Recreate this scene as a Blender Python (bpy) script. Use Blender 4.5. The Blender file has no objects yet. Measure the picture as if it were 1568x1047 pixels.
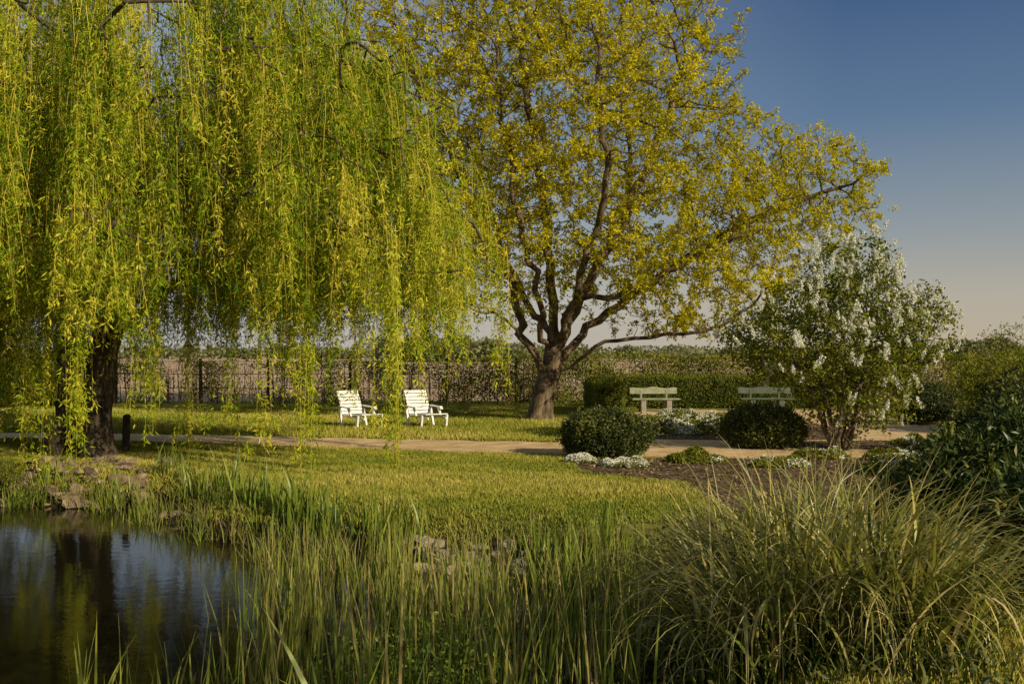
import bpy, bmesh, math, numpy as np
from mathutils import Vector, Matrix
rng=np.random.default_rng(7)
F=1524.0; CAMH=1.8
def px(u,Y): return (u-784)/F*Y
sc=bpy.context.scene

# ---------------------------------------------------------------- helpers
def link(o,parent=None):
    sc.collection.objects.link(o)
    if parent is not None: o.parent=parent
    return o
def empty(name,loc=(0,0,0)):
    o=bpy.data.objects.new(name,None); o.empty_display_size=0.3
    sc.collection.objects.link(o); return o
def mk(name,V,Fc,mat,parent=None,attrs=None,smooth=False):
    V=np.ascontiguousarray(V,dtype=np.float32).reshape(-1,3); Fc=np.ascontiguousarray(Fc,dtype=np.int32)
    k=Fc.shape[1]; m=Fc.shape[0]
    me=bpy.data.meshes.new(name)
    me.vertices.add(len(V)); me.vertices.foreach_set('co',V.ravel())
    me.loops.add(m*k); me.loops.foreach_set('vertex_index',Fc.ravel())
    me.polygons.add(m); me.polygons.foreach_set('loop_start',np.arange(0,m*k,k,dtype=np.int32))
    me.update(calc_edges=True)
    if attrs:
        for n,a in attrs.items():
            at=me.attributes.new(n,'FLOAT','POINT'); at.data.foreach_set('value',np.ascontiguousarray(a,dtype=np.float32).ravel())
    me.polygons.foreach_set('use_smooth',np.full(m,smooth,dtype=bool))
    me.materials.append(mat)
    o=bpy.data.objects.new(name,me)
    return link(o,parent)
def nrm(v): return v/np.maximum(np.linalg.norm(v,axis=-1,keepdims=True),1e-9)
def rvec(n): return nrm(rng.normal(size=(n,3)))
def snoise(P,f,seed=0):
    P=np.asarray(P,float)
    if P.shape[-1]==2: P=np.concatenate([P,np.zeros(P.shape[:-1]+(1,))],-1)
    r=np.random.default_rng(seed+100); out=np.zeros(P.shape[:-1])
    for i in range(6):
        d=r.normal(size=3); d/=np.linalg.norm(d); ff=f*r.uniform(.6,1.6)
        out+=np.sin(P@d*ff*6.283+r.uniform(0,6.28)+1.3*np.sin(P@np.roll(d,1)*ff*4+i))
    return out/3.0
def leaves(name,P,D,L,W,tint,mat,parent=None,N=None):
    n=len(P); L=np.broadcast_to(L,(n,))[:,None]; W=np.broadcast_to(W,(n,))[:,None]
    D=nrm(D); R=rvec(n) if N is None else nrm(N+.5*rvec(n)); S=nrm(np.cross(D,R)); U=np.cross(S,D)
    V=np.stack([P, P+D*L*.45+S*W*.5+U*W*.12, P+D*L-U*L*.06, P+D*L*.45-S*W*.5+U*W*.12],1)
    Fc=np.arange(n*4).reshape(n,4)
    return mk(name,V,Fc,mat,parent,{'tint':np.repeat(tint,4)})
def blades(name,B,head,L,lean,bend,width,nseg,tint,mat,parent=None,pw=1.3,flat=0.6):
    n=len(B); seg=L/nseg; pts=[B.copy()]; c,s=np.cos(head),np.sin(head)
    for k in range(nseg):
        th=lean+bend*((k+.5)/nseg)**pw
        pts.append(pts[-1]+np.stack([c*np.sin(th)*seg,s*np.sin(th)*seg,np.cos(th)*seg],1))
    tw=head+math.pi/2+rng.normal(0,flat,n); S=np.stack([np.cos(tw),np.sin(tw),np.zeros(n)],1)
    V=np.zeros((n,nseg+1,2,3)); T=np.zeros((n,nseg+1,2))
    for k in range(nseg+1):
        t=k/nseg; w=width*max(min((1-t)/.55,1)**.8,.03)*(.7+.3*min(t/.2,1))*.5
        V[:,k,0]=pts[k]-S*w[:,None]; V[:,k,1]=pts[k]+S*w[:,None]; T[:,k]=t
    base=np.arange(n)[:,None]*(nseg+1)*2+np.arange(nseg)[None,:]*2
    Fc=np.stack([base,base+1,base+3,base+2],-1).reshape(-1,4)
    return mk(name,V,Fc,mat,parent,{'tint':np.repeat(tint,(nseg+1)*2),'tt':T},smooth=True)
def strips(name,PL,width,tint,mat,parent=None):
    n,k,_=PL.shape; a=rng.uniform(0,6.28,n); S=np.stack([np.cos(a),np.sin(a),np.zeros(n)],1)
    t=np.linspace(1,.35,k); w=(np.broadcast_to(width,(n,))[:,None]*t[None,:])[...,None]*.5
    V=np.stack([PL-S[:,None]*w,PL+S[:,None]*w],2)
    base=np.arange(n)[:,None]*k*2+np.arange(k-1)[None,:]*2
    Fc=np.stack([base,base+1,base+3,base+2],-1).reshape(-1,4)
    return mk(name,V,Fc,mat,parent,{'tint':np.repeat(tint,k*2)})
def resample(pl,step,jit=.04):
    pl=np.array(pl,float); out=[pl[0]]
    P=np.vstack([2*pl[0]-pl[1],pl,2*pl[-1]-pl[-2]]); dense=[]
    for i in range(1,len(P)-2):
        for t in np.linspace(0,1,12,endpoint=False):
            a,b,c,d=P[i-1],P[i],P[i+1],P[i+2]
            dense.append(.5*((2*b)+(-a+c)*t+(2*a-5*b+4*c-d)*t*t+(-a+3*b-3*c+d)*t**3))
    dense.append(pl[-1])
    for q in dense:
        if np.linalg.norm(q-out[-1])>=step: out.append(q)
    out=np.array(out); out[1:]+=rng.normal(0,1,(len(out)-1,3))*jit
    return out
class Tree:
    def __init__(s): s.P=[];s.par=[]
    def limb(s,pl,parent=-1,step=.3,jit=.03):
        q=resample(pl,step,jit)
        if parent>=0: q=q[1:] if np.linalg.norm(q[0]-s.P[parent])<step*.6 else q
        for p in q:
            s.P.append(p); s.par.append(parent); parent=len(s.P)-1
        return parent
    def near(s,p):
        A=np.array(s.P); return int(np.argmin(((A-np.array(p))**2).sum(1)))
    def grow(s,att,step,kill,iters,jit=.25,trop=0.0,maxc=3):
        P=np.array(s.P); par=list(s.par); cnt=np.zeros(len(P),int)
        def d2(A,B): return ((A[:,None]-B[None])**2).sum(-1)
        D=d2(att,P); ni=D.argmin(1); nd=D.min(1)
        for it in range(iters):
            if len(att)==0: break
            full=cnt[ni]>=maxc
            keep=(nd>kill**2)&~full
            att,ni,nd=att[keep],ni[keep],nd[keep]
            if len(att)==0: break
            u,inv=np.unique(ni,return_inverse=True)
            S=np.zeros((len(u),3)); np.add.at(S,inv,nrm(att-P[ni]))
            S=nrm(S)+rng.normal(0,jit,S.shape); S[:,2]+=trop; S=nrm(S)
            new=P[u]+S*step; cnt[u]+=1
            b=len(P); P=np.vstack([P,new]); par+=list(u); cnt=np.concatenate([cnt,np.zeros(len(new),int)])
            D=d2(att,new); m=D.min(1); im=D.argmin(1)+b; up=m<nd
            ni=np.where(up,im,ni); nd=np.where(up,m,nd)
        s.P=list(P); s.par=par
    def radii(s,r0,ex,target=None,rmin=None):
        n=len(s.P); par=np.array(s.par); acc=np.zeros(n); main=np.full(n,-1); mr=np.zeros(n); r=np.zeros(n)
        for i in range(n-1,-1,-1):
            r[i]=r0 if acc[i]==0 else acc[i]**(1/ex)
            p=par[i]
            if p>=0:
                acc[p]+=r[i]**ex+ (r0*.3)**ex
                if r[i]>mr[p]: mr[p]=r[i]; main[p]=i
        if target: r*=target/r[0]
        if rmin: r=np.maximum(r,rmin)
        s.r=r; s.main=main; return r
    def mesh(s,name,mat,parent,sides=8,flare=None):
        P=np.array(s.P); par=np.array(s.par); r=s.r.copy()
        if flare: r*=1+flare*np.exp(-np.maximum(P[:,2],0)/.22)
        d=np.zeros_like(P); ok=par>=0; d[ok]=P[ok]-P[par[ok]]; d=nrm(d); d[~ok]=(0,0,1)
        mc=s.main>=0; d[mc]=nrm(d[mc]+nrm(P[s.main[mc]]-P[mc])); s.dir=d
        e=np.where(ok)[0]; p=par[e]; ismain=s.main[p]==e
        ed=nrm(P[e]-P[p])
        dA=np.where(ismain[:,None],d[p],ed); rA=np.where(ismain,r[p],np.minimum(r[p]*.8,r[e]*1.25)); 
        def ring(c,dd,rr):
            ref=np.array([.31,.83,.12]); ref/=np.linalg.norm(ref)
            a=nrm(np.cross(dd,ref)); b=np.cross(dd,a); an=np.linspace(0,2*math.pi,sides,endpoint=False)
            return c[:,None]+rr[:,None,None]*(np.cos(an)[None,:,None]*a[:,None]+np.sin(an)[None,:,None]*b[:,None])
        V=np.concatenate([ring(P[p],dA,rA),ring(P[e],d[e],r[e])],1)
        m=len(e); base=np.arange(m)[:,None]*2*sides; j=np.arange(sides); j2=(j+1)%sides
        Fc=np.stack([base+j,base+j2,base+sides+j2,base+sides+j],-1).reshape(-1,4)
        return mk(name,V,Fc,mat,parent,smooth=True)

# ---------------------------------------------------------------- materials
def newmat(name):
    m=bpy.data.materials.new(name); m.use_nodes=True; nt=m.node_tree; nt.nodes.clear()
    return m,nt,nt.nodes.new('ShaderNodeOutputMaterial')
def ramp(nt,cols,fac):
    r=nt.nodes.new('ShaderNodeValToRGB'); els=r.color_ramp.elements
    while len(els)<len(cols): els.new(.5)
    for i,c in enumerate(cols):
        if len(c)==4: els[i].position=c[0]; els[i].color=(*c[1:],1)
        else: els[i].position=i/(len(cols)-1); els[i].color=(*c,1)
    nt.links.new(fac,r.inputs[0]); return r.outputs[0]
def mixc(nt,a,b,f,bt='MIX'):
    m=nt.nodes.new('ShaderNodeMix'); m.data_type='RGBA'; m.blend_type=bt
    for s,v in ((m.inputs[6],a),(m.inputs[7],b),(m.inputs[0],f)):
        if hasattr(v,'links'): nt.links.new(v,s)
        else: s.default_value=v if not isinstance(v,tuple) else (*v,1)
    return m.outputs[2]
def noise(nt,scale,detail=4,rough=.6,vec=None):
    n=nt.nodes.new('ShaderNodeTexNoise'); n.inputs['Scale'].default_value=scale
    n.inputs['Detail'].default_value=detail; n.inputs['Roughness'].default_value=rough
    if vec is None:
        g=nt.nodes.new('ShaderNodeNewGeometry'); vec=g.outputs['Position']
    nt.links.new(vec,n.inputs['Vector']); return n
def leafmat(name,cols,trans=.35,gloss=0,grough=.45,tip=None,tipf=.5):
    m,nt,out=newmat(name)
    a=nt.nodes.new('ShaderNodeAttribute'); a.attribute_name='tint'
    c=ramp(nt,cols,a.outputs['Fac'])
    if tip:
        t=nt.nodes.new('ShaderNodeAttribute'); t.attribute_name='tt'
        p=nt.nodes.new('ShaderNodeMath'); p.operation='POWER'; nt.links.new(t.outputs['Fac'],p.inputs[0]); p.inputs[1].default_value=2.5
        q=nt.nodes.new('ShaderNodeMath'); q.operation='MULTIPLY'; nt.links.new(p.outputs[0],q.inputs[0]); q.inputs[1].default_value=tipf
        c=mixc(nt,c,tip,q.outputs[0])
    d=nt.nodes.new('ShaderNodeBsdfDiffuse'); nt.links.new(c,d.inputs[0]); last=d.outputs[0]
    if trans>0:
        tr=nt.nodes.new('ShaderNodeBsdfTranslucent'); c2=mixc(nt,c,(1.0,1.0,.4),1.0,'MULTIPLY'); nt.links.new(c2,tr.inputs[0])
        mx=nt.nodes.new('ShaderNodeMixShader'); mx.inputs[0].default_value=trans
        nt.links.new(last,mx.inputs[1]); nt.links.new(tr.outputs[0],mx.inputs[2]); last=mx.outputs[0]
    if gloss>0:
        g=nt.nodes.new('ShaderNodeBsdfGlossy'); g.inputs['Roughness'].default_value=grough
        mg=nt.nodes.new('ShaderNodeMixShader'); mg.inputs[0].default_value=gloss
        nt.links.new(last,mg.inputs[1]); nt.links.new(g.outputs[0],mg.inputs[2]); last=mg.outputs[0]
    nt.links.new(last,out.inputs[0])
    return m
def surf(name,cols,scale,rough=.9,bump=.5,bscale=None,spec=.2,detail=6,dist=.02,stretch=None):
    m,nt,out=newmat(name); b=nt.nodes.new('ShaderNodeBsdfPrincipled'); nt.links.new(b.outputs[0],out.inputs[0])
    vec=None
    if stretch:
        g=nt.nodes.new('ShaderNodeNewGeometry'); mp=nt.nodes.new('ShaderNodeMapping'); mp.inputs['Scale'].default_value=stretch
        nt.links.new(g.outputs['Position'],mp.inputs[0]); vec=mp.outputs[0]
    n=noise(nt,scale,detail,.65,vec); c=ramp(nt,cols,n.outputs[0]); nt.links.new(c,b.inputs['Base Color'])
    b.inputs['Roughness'].default_value=rough; b.inputs['Specular IOR Level'].default_value=spec
    n2=noise(nt,bscale or scale*3,6,.7,vec); bp=nt.nodes.new('ShaderNodeBump'); bp.inputs['Strength'].default_value=bump; bp.inputs['Distance'].default_value=dist
    nt.links.new(n2.outputs[0],bp.inputs['Height']); nt.links.new(bp.outputs[0],b.inputs['Normal'])
    return m
bark_oak=surf('bark_oak',[(.3,.035,.026,.017),(.5,.13,.092,.055),(.7,.31,.225,.14)],7,bump=1.0,bscale=14,dist=.06,stretch=(1,1,.28))
bark_wil=surf('bark_willow',[(.3,.03,.024,.016),(.55,.11,.08,.05),(.75,.26,.19,.12)],7,bump=1.0,bscale=14,dist=.06,stretch=(1,1,.25))
bark_shrub=surf('bark_shrub',[(.3,.06,.045,.03),(.7,.17,.12,.08)],20,bump=.5)
twig_brown=leafmat('twig_brown',[(.11,.055,.035),(.25,.14,.09),(.38,.24,.16)],0)
twig_dark=leafmat('twig_oak',[(.05,.04,.022),(.10,.08,.045),(.15,.12,.07)],0)
white_paint=surf('white_paint',[(.35,.74,.72,.67),(.6,.84,.82,.78)],9,rough=.45,bump=.15,spec=.4,dist=.004)
bench_paint=surf('bench_paint',[(.3,.17,.185,.11),(.6,.30,.31,.195)],6,rough=.6,bump=.3,dist=.004)
bench_dark=surf('bench_paint_shaded',[(.3,.055,.072,.05),(.6,.105,.125,.088)],6,rough=.6,bump=.3,dist=.004)  # darker copy of the bench paint, the second bench's shade is in the colour
concrete=surf('concrete',[(.3,.2,.18,.14),(.6,.32,.29,.24)],12,bump=.5)
post_wood=surf('post_wood',[(.3,.03,.022,.015),(.7,.09,.065,.045)],14,bump=.8,stretch=(1,1,.2))
rock_m=surf('rock_brown',[(.3,.10,.07,.042),(.5,.25,.18,.11),(.7,.44,.34,.22)],6,bump=1,bscale=18,dist=.04)
rock_l=surf('rock_pale',[(.3,.12,.09,.058),(.5,.32,.255,.17),(.7,.56,.47,.35)],8,bump=1,bscale=20,dist=.05)
gravel_m=surf('gravel_path',[(.3,.40,.26,.12),(.5,.60,.41,.205),(.7,.76,.56,.32)],2.2,bump=.7,bscale=45,dist=.02,detail=12)
soil_m=surf('soil',[(.3,.05,.033,.02),(.5,.14,.09,.05),(.7,.28,.19,.11)],5,bump=1,bscale=26,dist=.06,detail=12)
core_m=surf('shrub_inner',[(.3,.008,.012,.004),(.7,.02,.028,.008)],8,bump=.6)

# ---------------------------------------------------------------- terrain
POND=np.array([(-20,13.6),(-14,14.0),(-11,14.4),(-8,14.6),(-6.3,14.5),(-5.4,14.0),(-4.7,13.1),(-3.8,12.0),(-2.7,11.3),(-1.5,10.8),(-.5,10.4),(.2,9.9),(.8,9.2),(1.05,8.5),(.9,7.6),(.8,6.2),(.6,4.6),(.3,3.2),(-2,2.6),(-8,2.2),(-20,2.4)],float)
def sdpoly(X,Y,poly):
    n=len(poly); d=np.full(X.shape,1e9); ins=np.zeros(X.shape,bool)
    for i in range(n):
        a=poly[i]; b=poly[(i+1)%n]; ab=b-a
        t=np.clip(((X-a[0])*ab[0]+(Y-a[1])*ab[1])/(ab@ab),0,1)
        d=np.minimum(d,np.hypot(X-a[0]-t*ab[0],Y-a[1]-t*ab[1]))
        c=((a[1]>Y)!=(b[1]>Y))&(X<(b[0]-a[0])*(Y-a[1])/((b[1]-a[1]) if b[1]!=a[1] else 1e-9)+a[0])
        ins^=c
    return np.where(ins,-d,d)
def pond_d(X,Y): return sdpoly(X,Y,POND)+.18*snoise(np.stack([X,Y],-1),.45,3)
def height(X,Y):
    d=pond_d(X,Y); t=np.clip(d/1.2,0,1); up=-.45+.45*(t*t*(3-2*t))
    dn=-.45+np.clip(d,-2,0)*.4
    z=np.where(d>0,up,dn)
    return z+np.exp(-((d-.4)/.6)**2)*.05*snoise(np.stack([X,Y],-1),1.2,9)
xs=np.concatenate([-np.geomspace(17,4000,26)[::-1],np.arange(-16.5,13,.2),np.geomspace(13.2,4000,26)])
ys=np.concatenate([-np.geomspace(2,300,10)[::-1],np.arange(-1,36,.2),np.geomspace(36.5,6000,34)])
GX,GY=np.meshgrid(xs,ys); GZ=height(GX,GY)
nx,ny=len(xs),len(ys); i=np.arange(nx-1)[None,:]+np.arange(ny-1)[:,None]*nx
Fc=np.stack([i,i+1,i+nx+1,i+nx],-1).reshape(-1,4)
gm,nt,out=newmat('ground_lawn'); b=nt.nodes.new('ShaderNodeBsdfPrincipled'); nt.links.new(b.outputs[0],out.inputs[0]); b.inputs['Roughness'].default_value=.95; b.inputs['Specular IOR Level'].default_value=.1
n1=noise(nt,.8,8,.65); n2=noise(nt,14,6,.7); n3=noise(nt,.05,8,.7)
lawn=ramp(nt,[(.3,.11,.135,.022),(.5,.25,.235,.042),(.7,.42,.34,.09)],n1.outputs[0])
lawn=mixc(nt,lawn,ramp(nt,[(.3,.40,.40,.40),(.7,1.3,1.3,1.3)],n2.outputs[0]),.8,'MULTIPLY')
g=nt.nodes.new('ShaderNodeNewGeometry'); sx=nt.nodes.new('ShaderNodeSeparateXYZ'); nt.links.new(g.outputs['Position'],sx.inputs[0])
field=ramp(nt,[(.35,.34,.22,.13),(.5,.48,.33,.20),(.65,.56,.42,.27)],n3.outputs[0])
def mr(src,a,b_,c_=0,d_=1,nt=nt):
    m=nt.nodes.new('ShaderNodeMapRange'); m.inputs[1].default_value=a; m.inputs[2].default_value=b_; m.inputs[3].default_value=c_; m.inputs[4].default_value=d_; nt.links.new(src,m.inputs[0]); return m.outputs[0]
col=mixc(nt,lawn,field,mr(sx.outputs[1],36.5,38.5))
mud=ramp(nt,[(.3,.015,.011,.006),(.6,.05,.035,.018),(.8,.12,.085,.05)],n2.outputs[0])
col=mixc(nt,col,mud,mr(sx.outputs[2],-.05,-.22))
nt.links.new(col,b.inputs['Base Color'])
bp=nt.nodes.new('ShaderNodeBump'); bp.inputs['Strength'].default_value=.9; bp.inputs['Distance'].default_value=.05
n4=noise(nt,30,6,.7); nt.links.new(n4.outputs[0],bp.inputs['Height']); nt.links.new(bp.outputs[0],b.inputs['Normal'])
mk('ground',np.stack([GX,GY,GZ],-1),Fc,gm,smooth=True)
wm,nt,out=newmat('pond_water'); b=nt.nodes.new('ShaderNodeBsdfPrincipled'); nt.links.new(b.outputs[0],out.inputs[0])
b.inputs['Base Color'].default_value=(.010,.008,.004,1); b.inputs['Roughness'].default_value=.02; b.inputs['IOR'].default_value=1.28
gg=nt.nodes.new('ShaderNodeNewGeometry'); mp=nt.nodes.new('ShaderNodeMapping'); mp.inputs['Scale'].default_value=(1.4,1.6,1); nt.links.new(gg.outputs['Position'],mp.inputs[0])
nn=noise(nt,4,4,.6,mp.outputs[0]); bp=nt.nodes.new('ShaderNodeBump'); bp.inputs['Strength'].default_value=.07; bp.inputs['Distance'].default_value=.03
nt.links.new(nn.outputs[0],bp.inputs['Height']); nt.links.new(bp.outputs[0],b.inputs['Normal'])
mk('pond_water',np.array([(-20,1.8,-.45),(1.6,1.8,-.45),(1.6,15.2,-.45),(-20,15.2,-.45)]),np.array([[0,1,2,3]]),wm)

# path strip and gravel area
PC=np.array([(-30,25.5),(-14,22.0),(-8,21.0),(-4,20.0),(0,18.9),(3,18.2),(6,17.9),(10,17.6),(16,17.2)],float)
PW=np.array([1.6,1.7,1.9,2.1,2.5,2.7,2.3,1.8,1.7])
q=resample(np.c_[PC,np.zeros(len(PC))],.25,0)[:,:2]
s_=np.interp(q[:,0],PC[:,0],PW); tdir=nrm(np.gradient(q,axis=0)); nd_=np.stack([-tdir[:,1],tdir[:,0]],1)
e1=q+nd_*(s_/2+.12*snoise(q,.5,4)+.05*snoise(q,2,14))[:,None]; e2=q-nd_*(s_/2+.12*snoise(q,.5,5)+.05*snoise(q,2,15))[:,None]
V=np.stack([np.c_[e1,np.full(len(q),.012)],np.c_[e2,np.full(len(q),.012)]],1); ii=np.arange(len(q)-1)*2
mk('gravel_path',V,np.stack([ii,ii+1,ii+3,ii+2],1),gravel_m)
def path_d(X,Y):
    d=np.full(X.shape,1e9)
    for k in range(0,len(q),2): d=np.minimum(d,np.hypot(X-q[k,0],Y-q[k,1])-s_[k]/2)
    return d
GR=np.array([(1.7,19.0),(2.1,22.5),(2.6,26.5),(2.9,30.8),(5,31.2),(8,31.3),(10.5,31),(11,26),(10.5,21),(9,18)],float)
def polymesh(name,poly,z,mat,sub=8,jit=.06):
    pp=[]
    for k in range(len(poly)):
        a=poly[k]; b_=poly[(k+1)%len(poly)]
        for t in np.linspace(0,1,sub,endpoint=False): pp.append(a+(b_-a)*t)
    pp=np.array(pp); pp+=rng.normal(0,jit,pp.shape); c=pp.mean(0)
    V=np.vstack([[c[0],c[1],z],np.c_[pp,np.full(len(pp),z)]]); n=len(pp)
    k=np.arange(n); return mk(name,V,np.stack([np.zeros(n,int),k+1,(k+1)%n+1],1),mat)
polymesh('gravel_area',GR,.017,gravel_m)
BED1=np.array([(3.0,20.6),(3.3,24),(3.8,28),(6,28.6),(7.5,27.5),(7.8,23),(7.2,20.6),(5,20.2)],float)
BED2=np.array([(1.1,14.8),(1.0,16.0),(1.6,16.8),(3,16.7),(5,16.5),(9,16.2),(14,16),(14,9),(6,8.5),(3.2,9.3),(2.4,11.5),(2.4,13.6)],float)
polymesh('planting_bed',BED1,.024,soil_m); polymesh('planting_bed',BED2,.026,soil_m)
BED3=np.array([(7.4,18.4),(5.2,18.7),(4.8,19.8),(7,20.2),(9,20),(14,19.5),(14,17.9)],float)
polymesh('planting_bed',BED3,.030,soil_m)
lit_m=leafmat('leaf_litter',[(.06,.04,.025),(.18,.115,.06),(.32,.23,.12),(.12,.14,.03)],0)
n=26000; X=rng.uniform(1,12,n); Y=rng.uniform(9,28,n); k=(sdpoly(X,Y,BED1)<0)|(sdpoly(X,Y,BED2)<.15)|(sdpoly(X,Y,BED3)<0); X,Y=X[k],Y[k]
leaves('leaf_litter',np.stack([X,Y,np.full(len(X),.035)],1),nrm(rvec(len(X))*np.array([1,1,.3])),.07,.04,rng.random(len(X)),lit_m,N=np.tile([0,0,1.],(len(X),1)))

# ---------------------------------------------------------------- lawn grass
grass_m=leafmat('grass_blades',[(.075,.115,.013),(.20,.225,.028),(.35,.315,.05),(.52,.42,.13)],0)
def lawnpts(n,x0,x1,y0,y1):
    X=rng.uniform(x0,x1,n); Y=rng.uniform(y0,y1,n)
    k=(np.abs(X)<Y*.56+.6); X,Y=X[k],Y[k]
    k=(pond_d(X,Y)>.5)&(path_d(X,Y)>.02)&(sdpoly(X,Y,GR)>0.02)&(sdpoly(X,Y,BED2)>0)
    return X[k],Y[k]
A=[lawnpts(380000,-11,3,10.5,20.5),lawnpts(150000,-16,4,19.5,34.5),lawnpts(50000,1.2,5,4,9)]
X=np.concatenate([a[0] for a in A]); Y=np.concatenate([a[1] for a in A]); n=len(X)
Z=height(X,Y); XY=np.stack([X,Y],-1); pn=snoise(XY,.25,21)*.5+snoise(XY,1.3,22)*.4
h=(.035+.035*rng.random(n))*(1+.45*pn)*np.where(Y>20,1.3,1); a=rng.uniform(0,6.28,n); w=.006+.004*rng.random(n)+.004*(Y>19)
ln=rng.uniform(.1,.8,n)*h; b0=np.stack([X,Y,Z],1); dx=np.stack([np.cos(a),np.sin(a),np.zeros(n)],1)*w[:,None]
a2=rng.uniform(0,6.28,n); tip=b0+np.stack([np.cos(a2)*ln,np.sin(a2)*ln,h],1)
tint=np.clip(.50+.36*pn+rng.normal(0,.16,n),0,1)
mk('lawn_grass',np.stack([b0-dx,b0+dx,tip],1),np.arange(n*3).reshape(n,3),grass_m,attrs={'tint':np.repeat(tint,3)})

# ---------------------------------------------------------------- oak tree
oak=empty('oak_tree'); OY=26.6
def oz(v,Y=OY): return CAMH-(v-540)/F*Y
def pt(u,v,dy=0): return (px(u,OY),OY+dy,oz(v))
T=Tree()
top=T.limb([(px(828,OY),OY,-.05),pt(831,610),pt(838,585),pt(842,565)],-1,.25,.01)
top2=T.limb([T.P[top],pt(846,548),pt(848,535,.05)],top,.2,.01)
def L(start,*pts): return T.limb([T.P[start]]+list(pts),start,.3,.05)
L(top,pt(815,540,-.2),pt(800,515,-.3),pt(792,480,-.5),pt(765,400,-.9),pt(720,310,-1.5),pt(680,220,-2))
L(top2,pt(852,500,.2),pt(846,430,.4),pt(838,330,.6),pt(822,200,.8),pt(800,90,1))
L(top2,pt(866,500,-.3),pt(895,440,-.5),pt(945,350,-.7),pt(1000,230,-.8),pt(1035,120,-.8))
L(top,pt(872,535,.3),pt(920,490,.8),pt(1000,430,1.0),pt(1110,360,.6),pt(1220,310,0),pt(1300,285,-.4))
L(top,pt(880,560,-.3),pt(912,528,-.8),pt(990,516,-1.4),pt(1080,500,-2.0),pt(1140,455,-2.3))
L(top2,pt(840,500,1.2),pt(800,440,2.2),pt(760,340,3.3),pt(730,220,3.8))
L(top2,pt(870,480,-1.0),pt(890,400,-2.2),pt(910,300,-3.2),pt(900,180,-3.6))
L(top2,pt(880,470,1.5),pt(930,390,2.6),pt(980,280,3.4),pt(990,160,3.4))
L(top,pt(800,520,-.8),pt(750,475,-1.6),pt(700,470,-2.4))
L(top2,pt(830,510,-.6),pt(822,440,-1.4),pt(790,340,-2.2),pt(775,230,-2.6))
L(T.near(pt(900,470,-.5)),pt(960,450,-1.4),pt(1050,400,-2.4),pt(1130,370,-2.8))
def ell(c,r,n,shell=.0):
    d=rvec(n); rr=(shell+(1-shell)*rng.random(n))**(1/2.2); return np.array(c)+d*rr[:,None]*np.array(r)
att=np.vstack([ell((.6,26.6,8.4),(5.9,5.2,5.6),3600,.05),ell((7.0,26.3,5.9),(2.9,2.6,1.9),700),ell((5.6,26.3,7.0),(2.0,2.4,1.5),200),ell((4.4,25.6,4.3),(3.2,3.4,2.3),1050),ell((-.8,25.8,5.2),(3.4,3.2,2.5),700)])
att=att[att[:,2]<13]
T.grow(att,.27,.36,100,jit=.25,trop=.02)
r=T.radii(.0085,2.05,.31,.007); T.mesh('trunk_and_branches',bark_oak,oak,8,flare=.45)
P=np.array(T.P); thin=np.where((r<.026)&(P[:,2]>2.0))[0]
oak_leaf=leafmat('oak_leaves',[(.15,.17,.010),(.37,.35,.015),(.58,.51,.020),(.76,.66,.04)],.42)
cl=snoise(P,.42,31)
rep=np.repeat(thin,4); rep=rep[rng.random(len(rep))<np.clip(.68+.42*cl[rep],.08,1)]
cen=np.array([.8,26.6,5.5]); outw=nrm(P[rep]-cen)
td=nrm(.6*outw+rvec(len(rep))+np.array([0,0,.25])); tl=rng.uniform(.12,.5,len(rep))
t1=P[rep]+td*tl[:,None]; tm=(P[rep]+t1)/2+rng.normal(0,.02,t1.shape)
strips('twigs',np.stack([P[rep],tm,t1],1),.011,rng.random(len(rep)),twig_dark,oak)
K=14; c=np.repeat(t1,K,0); dd=np.repeat(td,K,0); back=rng.random(len(c))[:,None]*.20
lp=c-dd*back+rng.normal(0,.03,c.shape); ld=nrm(rvec(len(c))+.4*dd+np.array([0,0,-.35]))
tint=np.clip(.52+.24*np.repeat(cl[rep]+rng.normal(0,.5,len(rep)),K)+rng.normal(0,.15,len(c)),0,1)
leaves('foliage',lp,ld,rng.uniform(.065,.115,len(c)),rng.uniform(.032,.058,len(c)),tint,oak_leaf,oak)

# ---------------------------------------------------------------- willow
wil=empty('weeping_willow_tree'); W=Tree(); WX,WY=-7.07,17.0
def wp(u,v,dy=0): return (px(u,WY),WY+dy,CAMH-(v-540)/F*WY)
t=W.limb([(WX+.02,WY,-.08),wp(146,650),wp(150,600),wp(158,545),wp(172,490)],-1,.25,.012)
def LW(s,*p): return W.limb([W.P[s]]+list(p),s,.35,.04)
LW(t,wp(200,430,-.2),wp(260,330,-.2),wp(360,200,-.2),wp(480,100,-.2))
LW(t,wp(185,420,.4),wp(230,250,1),wp(320,80,1.8),wp(400,-20,2.4))
LW(t,wp(160,420,0),wp(130,300,-.2),wp(60,150,-.6),wp(-30,60,-1.2))
kk=W.near(wp(158,545)); LW(kk,wp(190,500,0),wp(260,440,0),wp(370,370,.2))
LW(t,wp(165,380,1),wp(150,200,2.2),wp(100,50,3))
t2=W.limb([(px(80,17.4),17.4,-.08),wp(86,640,.4),wp(90,560,.4),wp(100,480,.3),wp(90,380,0),wp(40,250,-.5),wp(-60,150,-1)],-1,.25,.02)
LW(W.near(wp(100,480,.3)),wp(120,400,-.5),wp(150,300,-1.2),wp(230,200,-2))
n=1900; d=rvec(n); d[:,2]=np.abs(d[:,2]); rr=(.2+.8*rng.random(n))**.5
att=np.array([WX,WY,3.0])+d*rr[:,None]*np.array([7.1,4.8,7.2]); att=att[(att[:,2]<10.2)&(att[:,2]>3.0)]
W.grow(att,.33,.45,60,jit=.12)
r=W.radii(.009,2.1,.25,.006); W.mesh('trunk_and_branches',bark_wil,wil,8,flare=.5)
P=np.array(W.P)
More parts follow.
